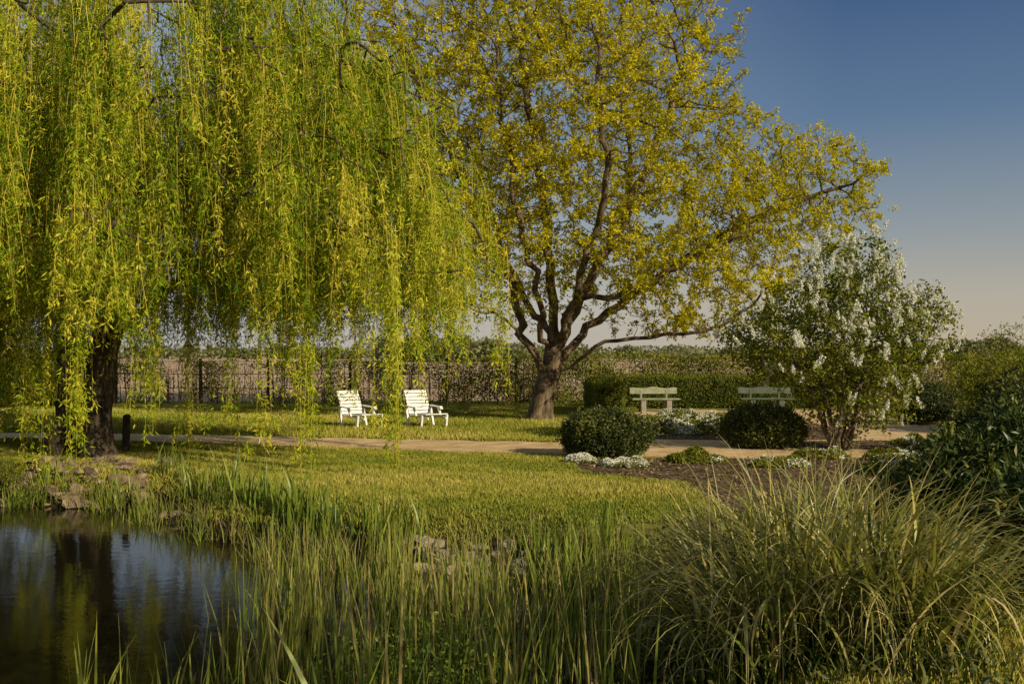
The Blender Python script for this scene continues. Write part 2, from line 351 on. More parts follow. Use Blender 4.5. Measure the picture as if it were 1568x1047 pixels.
cand=np.where((r<.05)&(P[:,2]>3.2)&(np.abs(P[:,0])<(P[:,1]+2)*.56+.8))[0]
NC=480; NC=min(NC,len(cand)); wgt=1+.6*(P[cand,2]>5.5)+.8*(P[cand,1]<17); ci=rng.choice(cand,NC,replace=False,p=wgt/wgt.sum()); cp=P[ci]; M=8
xh=cp[:,0]
base_end=np.interp(xh,[-12,-8.5,-7.5,-6.2,-3,-1,0.5],[1.3,1.5,2.0,2.45,2.35,2.1,2.2])
cend=base_end+.22*snoise(cp[:,:2],.25,42)+rng.normal(0,.14,NC)
longm=rng.random(NC)<np.where(xh<-8.2,.45,.0); cend[longm]=rng.uniform(.3,1.2,longm.sum())
high=rng.random(NC)<.45; cend[high&~longm]+=rng.uniform(.3,3.2,(high&~longm).sum())
extra=[(40,700,14.5),(75,690,15),(100,705,13.5),(118,650,14.5),(222,655,15),(235,600,15.5),(288,660,16),(350,660,15.5),(395,690,14.5),(462,680,14.5),(475,650,15),(545,600,15.5),(598,700,14),(590,640,15),(640,560,15),(690,545,16),(765,560,17),(505,585,15),(430,590,15)]
ec=np.array([(px(u,Y),Y,3.6) for u,v,Y in extra]); ee=np.array([CAMH-(v-540)/F*Y for u,v,Y in extra])
cp=np.vstack([cp,ec]); cend=np.concatenate([cend,ee]); NC=len(cp); isx=np.arange(NC)>=NC-len(extra)
ctint=np.clip(.55+.30*snoise(cp,.22,41)+rng.normal(0,.25,NC),0,1); ctint[isx]=.68
sp=np.repeat(cp,M,0)+rng.normal(0,1,(NC*M,3))*np.where(np.repeat(isx,M),.08,.20)[:,None]*np.array([1,1,.7]); n=len(sp)
send=np.repeat(cend,M)+rng.normal(0,1,n)*np.where(np.repeat(isx,M),.3,.2); send=np.minimum(send,sp[:,2]-.6); send=np.maximum(send,.12)
stint=np.repeat(ctint,M)+rng.normal(0,.1,n)
o=sp[:,:2]-np.array([WX,WY]); rad=np.linalg.norm(o/np.array([7.1,4.9]),axis=1); o=nrm(o)
push=np.clip(rng.uniform(.0,1.1,n),0,None)*np.clip(1.25-rad,.05,1)*np.where(np.repeat(isx,M),.1,1)
sway=rng.normal(0,.22,(n,2))*np.where(np.repeat(isx,M),.25,1)[:,None]; ph=rng.uniform(0,6.28,(n,2)); am=rng.uniform(.02,.12,n)*np.where(np.repeat(isx,M),.4,1); Kp=14
PL=np.zeros((n,Kp,3)); Ls=sp[:,2]-send
for k in range(Kp):
    t_=k/(Kp-1); f=1-math.exp(-3.5*t_)
    wv=np.sin(ph+t_*Ls[:,None]*1.3)-np.sin(ph)
    PL[:,k,:2]=sp[:,:2]+o*(push*f)[:,None]+sway*(t_**1.3)*(Ls/4)[:,None]+wv*am[:,None]
    PL[:,k,2]=sp[:,2]-Ls*(t_**1.15)+.25*math.sin(math.pi*min(t_*2.5,1))*push
wtwig=leafmat('willow_twigs',[(.32,.25,.03),(.52,.40,.06),(.36,.28,.04)],0)
strips('hanging_twigs',PL,.009,rng.random(n),wtwig,wil)
def along(idx,tt):
    f=tt*(Kp-1); i0=np.minimum(f.astype(int),Kp-2); fr=(f-i0)[:,None]
    return PL[idx,i0]*(1-fr)+PL[idx,i0+1]*fr
sc_n=(Ls*2.5*rng.uniform(.6,1.3,n)).astype(int)+1; si=np.repeat(np.arange(n),sc_n); st_=rng.random(len(si))*.93+.03
s0=along(si,st_); ha=rng.uniform(0,6.28,len(si)); sl=rng.uniform(.18,.6,len(si)); low=s0[:,2]<3.0; sl[low]*=.7
hv=np.stack([np.cos(ha),np.sin(ha),np.zeros(len(si))],1)*np.where(np.repeat(isx,M)[si],.6,1)[:,None]
s1=s0+hv*(sl*.28)[:,None]+np.array([0,0,-.35])*sl[:,None]; s2=s0+hv*(sl*.36)[:,None]+np.array([0,0,-1.0])*sl[:,None]
s2[:,2]=np.maximum(s2[:,2],.1)
strips('side_twigs',np.stack([s0,s1,s2],1),.006,rng.random(len(si)),wtwig,wil)
K=12; li=np.repeat(np.arange(len(si)),K); lt=rng.random(len(li))[:,None]
pos=s0[li]*(1-lt)**2+2*s1[li]*lt*(1-lt)+s2[li]*lt**2
cnt=(Ls*9).astype(int); idx=np.repeat(np.arange(n),cnt); tm_=.05+.95*rng.random(len(idx)); pos2=along(idx,tm_)
pos=np.vstack([pos,pos2]); own=np.concatenate([si[li],idx]); loc=np.concatenate([np.repeat(rng.normal(0,.16,len(si)),K),np.zeros(len(idx))])
m=len(pos); pos+=rng.normal(0,.02,pos.shape)
ld=nrm(np.stack([rng.normal(0,.65,m),rng.normal(0,.65,m),-.7+rng.normal(0,.4,m)],1))
will_leaf=leafmat('willow_leaves',[(.06,.12,.008),(.17,.27,.014),(.35,.45,.022),(.60,.61,.04),(.80,.70,.09)],.42)
tint=np.clip(stint[own]*.95+loc+rng.normal(0,.12,m),0,1)
leaves('foliage',pos,ld,rng.uniform(.07,.12,m),rng.uniform(.016,.027,m),tint,will_leaf,wil)
cv=np.where((r<.03)&(P[:,2]>4))[0]; cv=np.repeat(cv,16); leaves('crown_tufts',P[cv]+rng.normal(0,.12,(len(cv),3)),nrm(rvec(len(cv))+np.array([0,0,-.5])),.10,.022,np.clip(rng.normal(.45,.2,len(cv)),0,1),will_leaf,wil)

# ---------------------------------------------------------------- hedges
hed_leaf=leafmat('hedge_leaves',[(.08,.11,.016),(.18,.20,.03),(.32,.31,.055),(.36,.27,.08)],.3)
hh=empty('hornbeam_hedge'); N=150000; X=rng.uniform(-21,21,N); Zr=rng.random(N); right=1/(1+np.exp(-(X+1.5)*1.5))
top_=1.50+.10*snoise(np.c_[X,X*0],.3,51)+.22*right
Z=Zr*top_; Yh=35+rng.normal(0,.16,N)
dn=.20+.35*snoise(np.c_[X,Z*1.5],.5,52)+.65*right+.22*(Z>1.25)*(1-right)
k=rng.random(N)<np.clip(dn,.05,1.0)
Pq=np.stack([X,Yh,Z],1)[k]; tint=np.clip(.42+.25*snoise(Pq,.5,53)+rng.normal(0,.2,len(Pq)),0,1)
leaves('foliage',Pq,rvec(len(Pq)),rng.uniform(.06,.11,len(Pq)),rng.uniform(.04,.065,len(Pq)),tint,hed_leaf,hh)
n=1000; X=rng.uniform(-21,21,n); B=np.stack([X,35+rng.normal(0,.12,n),np.zeros(n)],1)
blades('stems',B,rng.uniform(0,6.28,n),rng.uniform(.9,1.75,n),rng.uniform(0,.15,n),rng.normal(0,.25,n),rng.uniform(.014,.045,n),5,rng.random(n)*.8,twig_brown,hh)
n=3600; X=rng.uniform(-21,21,n); B=np.stack([X,35+rng.normal(0,.14,n),rng.uniform(.1,1.3,n)],1)
blades('side_twigs',B,rng.uniform(0,6.28,n),rng.uniform(.2,.6,n),rng.uniform(.3,1.4,n),rng.normal(0,.4,n),rng.uniform(.008,.015,n),3,rng.random(n),twig_brown,hh)
def boxes(name,parts,mat,loc=(0,0,0),rot=0,parent=None,bevel=.006):
    bm=bmesh.new()
    for (c,s,e) in parts:
        M_=Matrix.Translation(c)@(Matrix.Rotation(e[2],4,'Z')@Matrix.Rotation(e[1],4,'Y')@Matrix.Rotation(e[0],4,'X'))@Matrix.Diagonal((s[0],s[1],s[2],1))
        bmesh.ops.create_cube(bm,size=1,matrix=M_)
    if bevel: bmesh.ops.bevel(bm,geom=bm.edges[:],offset=bevel,segments=1,affect='EDGES')
    me=bpy.data.meshes.new(name); bm.to_mesh(me); bm.free(); me.materials.append(mat)
    o=bpy.data.objects.new(name,me); o.location=loc; o.rotation_euler=(0,0,rot)
    return link(o,parent)
boxes('posts',[((x,35.05,.80),(.09,.09,1.6),(0,0,0)) for x in np.arange(-20,21,2.9)+rng.normal(0,.25,15)],post_wood,parent=hh)
boxes('rails',[((-.5,35.12,z),(41,.02,.02),(0,0,0)) for z in (.55,1.05,1.5)],post_wood,parent=hh,bevel=.003)
box_leaf=leafmat('box_leaves',[(.06,.09,.013),(.15,.175,.028),(.29,.28,.055)],.25)
def clipped(name,segs,nl):
    e=empty(name)
    for si_,(x0,x1,y0,y1,z1) in enumerate(segs):
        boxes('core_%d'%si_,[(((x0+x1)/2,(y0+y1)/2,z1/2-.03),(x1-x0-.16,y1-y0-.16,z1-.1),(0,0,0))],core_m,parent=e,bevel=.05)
        A_=np.array([(x1-x0)*z1*2,(x1-x0)*(y1-y0),(y1-y0)*z1*2]); N_=int(nl*A_.sum()); f=rng.choice(3,N_,p=A_/A_.sum())
        X=rng.uniform(x0,x1,N_);Y=rng.uniform(y0,y1,N_);Z=rng.uniform(.02,z1,N_); s=rng.integers(0,2,N_)
        Y=np.where(f==0,np.where(s,y0,y1),Y); Z=np.where(f==1,z1,Z); X=np.where(f==2,np.where(s,x0,x1),X)
        Pq=np.stack([X,Y,Z],1); Pq+=rng.normal(0,.035,Pq.shape)+.04*snoise(Pq,1.2,61)[:,None]
        Nn=np.zeros_like(Pq); Nn[f==0,1]=np.where(s[f==0],-1,1); Nn[f==1,2]=1; Nn[f==2,0]=np.where(s[f==2],-1,1)
        leaves('leaves_%d'%si_,Pq,nrm(rvec(N_)+.5*Nn),rng.uniform(.04,.075,N_),rng.uniform(.025,.045,N_),np.clip(.5+.2*snoise(Pq,.8,62)+rng.normal(0,.22,N_),0,1),box_leaf,e)
    return e
clipped('clipped_box_hedge',[(2.7,10.2,32.3,33.1,.98)],1500)
clipped('clipped_box_hedge',[(2.35,3.15,27.9,31.6,.92)],1500)

# ---------------------------------------------------------------- shrubs
def icos(name,c,rad,mat,parent,sub=3,nz=.15,seed=0,fr=1.2):
    bm=bmesh.new(); bmesh.ops.create_icosphere(bm,subdivisions=sub,radius=1)
    co=np.array([v.co[:] for v in bm.verts]); nn=1+nz*snoise(co*2+seed,fr*.4,70+seed)
    co=co*nn[:,None]*np.array(rad)+np.array(c)
    for v,x in zip(bm.verts,co): v.co=x
    me=bpy.data.meshes.new(name); bm.to_mesh(me); bm.free(); me.materials.append(mat)
    o=bpy.data.objects.new(name,me); return link(o,parent)
def shrub(name,c,rad,nl,ll,lw,mat,seed=0,bump=.14,core=.78,fr=1.0,thick=.1):
    e=empty(name); c=np.array(c,float); rad=np.array(rad,float)
    ns=nl//6; d=rvec(ns*2); d=d[(c[2]+d[:,2]*rad[2])>.03][:ns]; ns=len(d)
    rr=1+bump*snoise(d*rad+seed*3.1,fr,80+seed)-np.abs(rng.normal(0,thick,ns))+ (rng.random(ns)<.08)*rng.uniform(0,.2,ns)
    sp_=c+d*rad*rr[:,None]; nor=nrm(d/rad)
    Pq=np.repeat(sp_,6,0)+rng.normal(0,ll*.45,(ns*6,3)); D=nrm(np.repeat(nor,6,0)*.6+rvec(ns*6))
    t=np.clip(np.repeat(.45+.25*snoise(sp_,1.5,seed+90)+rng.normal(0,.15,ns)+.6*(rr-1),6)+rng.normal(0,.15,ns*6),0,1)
    leaves('foliage',Pq,D,rng.uniform(.7,1.2,len(Pq))*ll,rng.uniform(.7,1.2,len(Pq))*lw,t,mat,e)
    icos('inner_dark_core',c,rad*core,core_m,e,3,bump*.6,seed)  # solid dark core added behind the leaf shell
    return e
dark_leaf=leafmat('dark_shrub_leaves',[(.03,.045,.009),(.075,.09,.016),(.18,.175,.035)],.2,.03,.45)
rhodo_leaf=leafmat('rhododendron_leaves',[(.014,.028,.006),(.035,.058,.010),(.08,.105,.016),(.22,.21,.04)],.15,.025,.4)
ol_leaf=leafmat('olive_shrub_leaves',[(.10,.12,.016),(.20,.21,.03),(.34,.31,.055)],.3)
shrub('round_evergreen_shrub',(px(925,17.2),17.2,.36),(.74,.72,.47),16000,.06,.03,dark_leaf,1,.08)
shrub('round_evergreen_shrub',(px(1168,19),19,.36),(.76,.74,.45),15000,.06,.03,dark_leaf,2,.08)
shrub('rhododendron_shrub',(5.35,9.6,.15),(1.6,1.5,.98),22000,.10,.036,rhodo_leaf,3,.16,thick=.14)
shrub('rhododendron_shrub',(4.3,7.4,.0),(1.15,1.0,.92),15000,.10,.036,rhodo_leaf,4,.16,thick=.14)
shrub('laurel_shrub',(7.4,13.9,.42),(1.4,1.1,.66),13000,.10,.042,rhodo_leaf,5,.14)
shrub('laurel_shrub',(9.2,16.8,.55),(1.5,1.2,.76),13000,.09,.042,dark_leaf,6,.14)
shrub('berberis_shrub',(11.9,22,.8),(1.9,1.3,.95),10000,.07,.04,ol_leaf,7,.14)
shrub('berberis_shrub',(14.6,27,.9),(2.6,1.6,1.05),10000,.09,.05,ol_leaf,8,.14)
shrub('round_evergreen_shrub',(10.4,25.0,.5),(.9,.8,.55),6000,.07,.04,dark_leaf,9,.1)
shrub('yew_shrub',(-16.4,33.4,.6),(1.9,.9,.8),7000,.09,.05,ol_leaf,10,.14)
shrub('evergreen_shrub',(px(925,30.5),31.0,.42),(.5,.5,.55),5000,.06,.035,dark_leaf,11,.1)

lil=empty('white_lilac_shrub'); S=Tree(); LX,LY=px(1285,18.3),18.3
for a_ in np.linspace(0,6.28,9,endpoint=False):
    c_,s__=math.cos(a_+.3),math.sin(a_+.3); rr_=rng.uniform(.5,1.1)
    S.limb([(LX+.12*c_,LY+.12*s__,-.03),(LX+.25*c_,LY+.25*s__,.45),(LX+.6*rr_*c_,LY+.55*rr_*s__,1.2),(LX+1.0*rr_*c_,LY+.9*rr_*s__,2.0)],-1,.2,.03)
att=np.vstack([ell((LX-.1,LY,1.95),(1.8,1.6,1.3),1000,.1),ell((LX+.25,LY,2.95),(1.1,1.1,.95),420),ell((LX+1.25,LY-.1,2.2),(.85,1,.9),260),ell((LX-1.5,LY,2.05),(.75,.9,.6),170),ell((LX+.2,LY,1.15),(1.3,1.2,.9),420)]); att=att[(att[:,2]>.3)]
att=att[~((att[:,2]<1.15)&(att[:,0]<LX-.75))]
S.grow(att,.15,.18,90,jit=.25,trop=.12)
r=S.radii(.0045,2.2,None,.0035); S.mesh('stems',bark_shrub,lil,6)
P=np.array(S.P); thin=np.where((r<.013)&(P[:,2]>.35))[0]
rep=np.repeat(thin,26); ln=snoise(P,.9,95)[rep]; rep=rep[rng.random(len(rep))<np.clip(.68+.42*ln,.1,1)]
lil_leaf=leafmat('lilac_leaves',[(.06,.085,.013),(.15,.18,.024),(.29,.29,.04),(.46,.40,.08)],.32)
leaves('foliage',P[rep]+rng.normal(0,.075,(len(rep),3)),nrm(rvec(len(rep))+np.array([0,0,.2])),rng.uniform(.055,.095,len(rep)),rng.uniform(.035,.055,len(rep)),np.clip(.42+.15*snoise(P,.7,96)[rep]+rng.normal(0,.2,len(rep)),0,1),lil_leaf,lil)
cc=np.array([LX,LY,1.9]); tips=thin[(np.linalg.norm((P[thin]-cc)/np.array([2,1.7,1.85]),axis=1)>.62)&(P[thin,2]>.6)&(P[thin,1]<LY+.5)]
tw=rng.choice(tips,430); tw=tw[rng.random(len(tw))<np.clip(.40+.38*(P[tw,2]-1)/2+.28*(P[tw,0]-LX)/2,.10,1)]
fl_m=leafmat('white_petals',[(.66,.64,.52),(.80,.78,.70),(.86,.85,.82)],.2)
K=64; outd=nrm(P[tw]-cc); outd[:,1]-=.3; c=np.repeat(P[tw]+nrm(outd)*.16,K,0); hgt=rng.random(len(c)); sz=np.repeat(rng.uniform(.6,1.2,len(tw)),K); an=rng.uniform(0,6.28,len(c)); rr_=.055*(1-hgt*.85)*sz*rng.uniform(.5,1,len(c))
lean_=np.repeat(rng.normal(0,.35,(len(tw),2)),K,0)
fp=c+np.stack([np.cos(an)*rr_+lean_[:,0]*hgt*.18*sz,np.sin(an)*rr_+lean_[:,1]*hgt*.18*sz,.02+hgt*.20*sz],1)
leaves('flower_panicles',fp,rvec(len(fp)),.032,.028,rng.random(len(fp)),fl_m,lil)

def flowermound(name,cx,cy,rx,ry,n,hz,white=.5,lf=ol_leaf):
    e=empty(name); a=rng.uniform(0,6.28,n); q_=np.sqrt(rng.random(n)); X=cx+np.cos(a)*q_*rx; Y=cy+np.sin(a)*q_*ry
    hh_=hz*np.sqrt(np.clip(1-q_**2,0,1))*(.7+.4*snoise(np.stack([X,Y],-1),2.5,int(cx*10)+3)); Z=height(X,Y)+.03+hh_
    Pq=np.stack([X,Y,Z],1); k=snoise(Pq[:,:2],1.6,12)+rng.normal(0,.35,n)<(white-.5)*2
    leaves('leaves',Pq-np.array([0,0,.02]),nrm(rvec(n)+np.array([0,0,.8])),.06,.03,rng.random(n),lf,e)
    m=int(k.sum()); leaves('flowers',Pq[k]+np.array([0,0,.015]),nrm(rvec(m)),.035,.034,rng.random(m),fl_m,e)
flowermound('white_groundcover_flowers',px(955,15.6),15.6,.38,.26,6000,.13,.8)
flowermound('white_groundcover_flowers',px(888,16.2),16.2,.26,.2,3000,.10,.6)
for (u,Y,rx,ry) in [(1010,24.5,.8,.8),(1060,23.5,.9,.7),(1095,25.5,.8,.6),(1040,26.5,1.0,.6),(1020,22.3,.6,.5),(1085,21.9,.8,.5)]:
    flowermound('flowering_perennials',px(u,Y),Y,rx,ry,5000,.25,.42)
for (x,Y) in [(6.4,16.7),(5.2,16.8),(7.6,15.9),(8.8,19.0),(7.8,19.3),(9.7,20.6),(4.2,15.6),(3.0,16.2),(5.6,14.8)]:
    flowermound('low_perennials',x,Y,.5,.33,2500,.18,.15)

# ---------------------------------------------------------------- far trees
far_leaf=leafmat('far_tree_leaves',[(.13,.15,.07),(.20,.21,.10),(.28,.27,.14)],.3)
e=empty('distant_trees'); PP=[]
for k in range(130):
    Y=rng.uniform(260,420); u=rng.uniform(-150,1750); R=rng.uniform(3,8)
    hgt=rng.uniform(2.2,4.6)
    if 570<u<780: hgt=rng.uniform(4.5,6.5)
    m=260; d=rvec(m); PP.append(np.array([px(u,Y),Y,hgt*.45])+d*np.array([R,R*.6,hgt*.55])*(1-.25*rng.random((m,1))))
for k in range(7):
    Y=rng.uniform(180,200); u=[640,700,742,668,1530,1480,600][k]; hgt=[4.6,5.0,4.3,4.8,4.6,4,4.2][k]; m=700; d=rvec(m); PP.append(np.array([px(u,Y),Y,hgt*.5])+d*np.array([3.6,3,hgt*.5])*(1-.3*rng.random((m,1))))
PP=np.vstack(PP); PP=PP[PP[:,2]>0]
leaves('foliage',PP,rvec(len(PP)),1.1,.8,rng.random(len(PP)),far_leaf,e)
st=empty('field_maple_tree'); S=Tree(); bx,by=px(1545,30),30.
S.limb([(bx,by,0),(bx-.05,by,.8),(bx,by,1.3)],-1,.2,.02)
S.grow(ell((bx,by,1.75),(1.25,1.2,.95),260),.18,.22,60,jit=.25)
r=S.radii(.006,2.2); S.mesh('trunk_and_branches',bark_shrub,st,6); P=np.array(S.P); th=np.where(r<.015)[0]; rep=np.repeat(th,7)
leaves('foliage',P[rep]+rng.normal(0,.09,(len(rep),3)),rvec(len(rep)),.08,.05,rng.random(len(rep)),ol_leaf,st)
shade_tr=empty('added_shade_tree'); S=Tree(); bx,by=5.6,.2  # added tree out of view, its crown shades the near reed bed
S.limb([(bx,by,-.02),(bx-.05,by+.05,1.2),(bx-.2,by+.2,2.4),(bx-.3,by+.4,3.4)],-1,.25,.02)
S.grow(ell((5.2,.6,4.2),(2.2,1.7,1.2),400),.25,.32,60,jit=.25)
r=S.radii(.008,2.1,.12,.006); S.mesh('trunk_and_branches',bark_shrub,shade_tr,6,flare=.3); P=np.array(S.P); th=np.where(r<.03)[0]; rep=np.repeat(th,11)
leaves('foliage',P[rep]+rng.normal(0,.13,(len(rep),3)),rvec(len(rep)),.10,.055,rng.random(len(rep)),ol_leaf,shade_tr)

# ---------------------------------------------------------------- furniture
def lounger(x,y,rot):
    e=empty('garden_lounge_chair'); e.location=(x,y,0); e.rotation_euler=(0,0,rot)
    w=.60; P_=[]
    for k in range(10): P_.append(((0,.02-.088*k,.27+.007*k),(w,.072,.022),(.08,0,0)))
    boxes('seat',P_,white_paint,parent=e)
    P_=[]; ang=math.radians(27)
    for k in range(7):
        t=.06+k*.092; P_.append(((0,.09+math.sin(ang)*t,.29+math.cos(ang)*t),(w,.02,.074),(-ang,0,0)))
    boxes('backrest',P_,white_paint,parent=e)
    P_=[]
    for s in (-1,1):
        X_=s*(w/2-.06)
        P_.append(((X_,.118+math.sin(ang)*.33,.28+math.cos(ang)*.31),(.045,.03,.66),(-ang,0,0)))
        P_.append(((X_,-.38,.265),(.04,.90,.05),(.08,0,0)))
        XO=s*(w/2+.035)
        P_.append(((XO,-.66,.15),(.05,.06,.31),(.18,0,0)))
        P_.append(((XO,.10,.22),(.05,.06,.46),(-.35,0,0)))
        P_.append(((XO,-.30,.37),(.045,.05,.24),(-.6,0,0)))
        P_.append(((XO,-.10,.485),(.075,.52,.03),(.06,0,0)))
        P_.append(((XO,-.385,.46),(.075,.09,.03),(.8,0,0)))
    boxes('frame_and_arms',P_,white_paint,parent=e)
lounger(px(541,24),24.3,math.radians(40)); lounger(px(643,24),24.5,math.radians(32))
def bench(name,x,y,rot,mat,w=1.45):
    e=empty(name); e.location=(x,y,0); e.rotation_euler=(0,0,rot)
    boxes('seat',[((0,-.18+.14*k,.40),(w,.12,.045),(0,0,0)) for k in range(3)],mat,parent=e,bevel=.01)
    bm=bmesh.new(); N=24; v=[]
    for k in range(N+1):
        xx=(k/N-.5)*w; tz=.74+.022*math.cos(xx/w*4*math.pi)-.03*abs(2*xx/w)**6; bz=.55
        ring=[bm.verts.new((xx,.24,bz)),bm.verts.new((xx,.275,bz)),bm.verts.new((xx,.315,tz)),bm.verts.new((xx,.28,tz))]
        if v:
            for j in range(4): bm.faces.new((v[j],v[(j+1)%4],ring[(j+1)%4],ring[j]))
        else: bm.faces.new(ring)
        v=ring
    bm.faces.new(v[::-1]); bmesh.ops.recalc_face_normals(bm,faces=bm.faces[:])
    me=bpy.data.meshes.new('backrest'); bm.to_mesh(me); bm.free(); me.materials.append(mat); link(bpy.data.objects.new('backrest',me),e)
    boxes('supports',[((s*w*.27,-.02,.185),(.16,.40,.37),(0,0,0)) for s in (-1,1)]+[((s*w*.27,.245,.50),(.07,.04,.36),(-.15,0,0)) for s in (-1,1)],concrete if mat is bench_paint else mat,parent=e,bevel=.015)
bench('garden_bench',px(1003,30.2),30.2,math.radians(3),bench_paint)
bench('garden_bench',px(1170,30.6),30.4,math.radians(-3),bench_dark,1.6)
bench('garden_bench',px(1412,27),27,math.radians(-25),bench_paint)
boxes('wooden_post',[((px(194,17.6),17.6,.34),(.12,.12,.74),(0.03,.03,.2))],post_wood,bevel=.02)

# ---------------------------------------------------------------- rocks
def rocks(name,C,R,mat):
    bm=bmesh.new()
    for k,(c,r_) in enumerate(zip(C,R)):
        res=bmesh.ops.create_icosphere(bm,subdivisions=2,radius=1); vs=res['verts']
        co=np.array([v.co[:] for v in vs]); sc_=np.array([1,rng.uniform(.5,1),rng.uniform(.3,.7)])*r_
        for j in range(9):
            pn_=rng.normal(size=3); pn_/=np.linalg.norm(pn_); h_=rng.uniform(.3,.75); dd_=co@pn_; co-=np.maximum(dd_-h_,0)[:,None]*pn_
        a=rng.uniform(0,6.28); Rm=np.array([[math.cos(a),-math.sin(a),0],[math.sin(a),math.cos(a),0],[0,0,1]])
        tl_=rng.normal(0,.35); Rx=np.array([[1,0,0],[0,math.cos(tl_),-math.sin(tl_)],[0,math.sin(tl_),math.cos(tl_)]])
        co=(co*sc_*1.4)@Rx.T@Rm.T+c
        for v,x in zip(vs,co): v.co=x
    me=bpy.data.meshes.new(name); bm.to_mesh(me); bm.free(); me.materials.append(mat); return link(bpy.data.objects.new(name,me))
def rk(n,x0,x1,y0,y1,s0,s1):
    X=rng.uniform(x0,x1,n);Y=rng.uniform(y0,y1,n); s=s0+(s1-s0)*rng.random(n)**2; return np.stack([X,Y,height(X,Y)+s*.15],1),s
C,R=rk(230,-7.6,-5.4,14.4,16.4,.04,.17); rocks('bank_rocks',C,R,rock_m)
n=200; tq=rng.random(n); X=-1.15+1.9*tq+rng.normal(0,.12,n); Y=np.interp(X,[-1.3,-.5,.2,.8,1],[10.75,10.45,10.0,9.4,9.1])+.12+rng.normal(0,.26,n); R=.02+.10*rng.random(n)**2.5
rocks('bank_rocks',np.stack([X,Y,np.maximum(height(X,Y),-.47)+R*.3],1),R,rock_l)
C,R=rk(60,-5.4,-3.4,12.4,14.4,.03,.09); rocks('bank_rocks',C,R,rock_m)

# ---------------------------------------------------------------- reeds & sedges
reed_m=leafmat('reed_leaves',[(.42,.30,.14),(.30,.26,.07),(.07,.11,.016),(.14,.20,.022),(.32,.35,.05)],.3,tip=(.54,.47,.14),tipf=.5)
dead_m=leafmat('dead_reed',[(.06,.045,.025),(.14,.10,.05),(.34,.25,.13)],.1)
iris_m=leafmat('iris_leaves',[(.08,.13,.015),(.17,.24,.022),(.33,.38,.04)],.35,.03,.4,tip=(.46,.42,.10),tipf=.35)
sedge_m=leafmat('sedge_leaves',[(.025,.05,.010),(.08,.125,.015),(.19,.23,.024),(.44,.38,.07),(.78,.62,.28)],.30,.03,.4,tip=(.74,.56,.22),tipf=.5)
def reeds(name,X,Y,h,wd,mat,tint=None,lean=.1,bend=.25,nseg=6):
    n=len(X); B=np.stack([X,Y,height(X,Y)-.03],1); B[:,2]=np.maximum(B[:,2],-.6)
    if tint is None: tint=np.clip(rng.normal(.6,.25,n),0,1)
    return blades(name,B,rng.uniform(0,6.28,n),h,np.abs(rng.normal(0,lean,n)),np.abs(rng.normal(0,bend,n)),wd,nseg,tint,mat)
n=7800; X=rng.uniform(-3.6,1.3,n); Y=rng.uniform(5.4,10.9,n)
xl=np.interp(Y,[5.5,7,9,10.5,11.3],[-1.85,-2.05,-2.3,-2.8,-3.0])
cl=snoise(np.stack([X,Y],-1),1.1,120)
k=(pond_d(X,Y)<.15)&(X>xl+.35*cl)&(rng.random(n)<np.clip(.38+.9*cl,.03,1))&~((X>-1.0)&(X<1)&(Y>8.9)&(rng.random(n)<.6))
X,Y=X[k],Y[k]; hb=np.interp(Y,[5.6,7,9,11.3],[.95,.85,.58,.46])
h=hb*rng.uniform(.55,1.3,len(X))*(.9+.25*cl[k])+.1
tint=np.clip(rng.normal(.62,.24,len(X)),0,1); tint=np.where(rng.random(len(X))<.12,rng.uniform(0,.25,len(X)),tint)
reeds('cattail_reeds',X,Y,h,rng.uniform(.007,.020,len(X)),reed_m,tint,.10,.28)
n=2600; X=rng.uniform(-3,1.3,n); Y=rng.uniform(5.4,11,n); k=(pond_d(X,Y)<.35)&(X>np.interp(Y,[5.5,9,11.3],[-1.6,-2.2,-3.0])); X,Y=X[k],Y[k]
reeds('reed_stubble',X,Y,rng.uniform(.12,.4,len(X)),rng.uniform(.008,.016,len(X)),dead_m,rng.random(len(X)),.45,.7)
def clumps(name,cs,per,spread,h0,h1,wd,mat,lean=.22,bend=.5,nseg=6,tmu=.5):
    cs=np.array(cs,float); n=len(cs)*per; C=np.repeat(cs,per,0); X=C[:,0]+rng.normal(0,spread,n); Y=C[:,1]+rng.normal(0,spread,n)
    tint=np.clip(np.repeat(rng.normal(tmu,.15,len(cs)),per)+rng.normal(0,.15,n),0,1)
    hs=np.repeat(rng.uniform(.75,1.15,len(cs)),per)*rng.uniform(h0,h1,n)
    return reeds(name,X,Y,hs,rng.uniform(wd*.6,wd*1.3,n),mat,tint,lean,bend,nseg)
bank=[]
for k in range(len(POND)-3):
    a,b_=POND[k],POND[k+1]
    if a[0]<-12 or a[1]<6: continue
    L_=np.linalg.norm(b_-a)
    for t in np.arange(0,1,.18/L_): bank.append(a+(b_-a)*t+rng.normal(0,.2,2)+np.array([0,.12]))
bank=np.array(bank); bank=bank[(rng.random(len(bank))<.8)]; bb=bank[~((bank[:,0]>-1.3)&(bank[:,0]<.75)&(bank[:,1]>9.2)&(rng.random(len(bank))<.75))]
clumps('bank_sedge',bb,24,.10,.2,.5,.012,reed_m,.25,.5,tmu=.58)
ir=[(px(u,Y),Y) for u,Y in [(20,14.6),(45,14.8),(70,15.2),(300,14.0),(325,13.8),(350,13.3),(262,15.2),(455,12.0),(440,11.8),(470,12.1),(480,11.7),(500,11.5),(520,11.6),(560,11.4),(600,11.3),(580,11.1),(830,9.9),(850,9.7),(870,9.9),(905,9.5),(930,9.8),(955,9.5),(640,11.1),(400,12.5),(425,12.2),(380,12.6),(195,14.4),(170,14.5),(290,14.8),(920,9.0),(960,8.8),(880,9.2)]]
clumps('iris_clumps',ir,24,.10,.36,.68,.024,iris_m,.16,.35,tmu=.5)
clumps('foreground_iris',[(-.85,4.9),(-.6,4.7),(-1.1,5.2),(-.72,4.5)],9,.07,.85,1.25,.034,iris_m,.4,.9,8,.8)
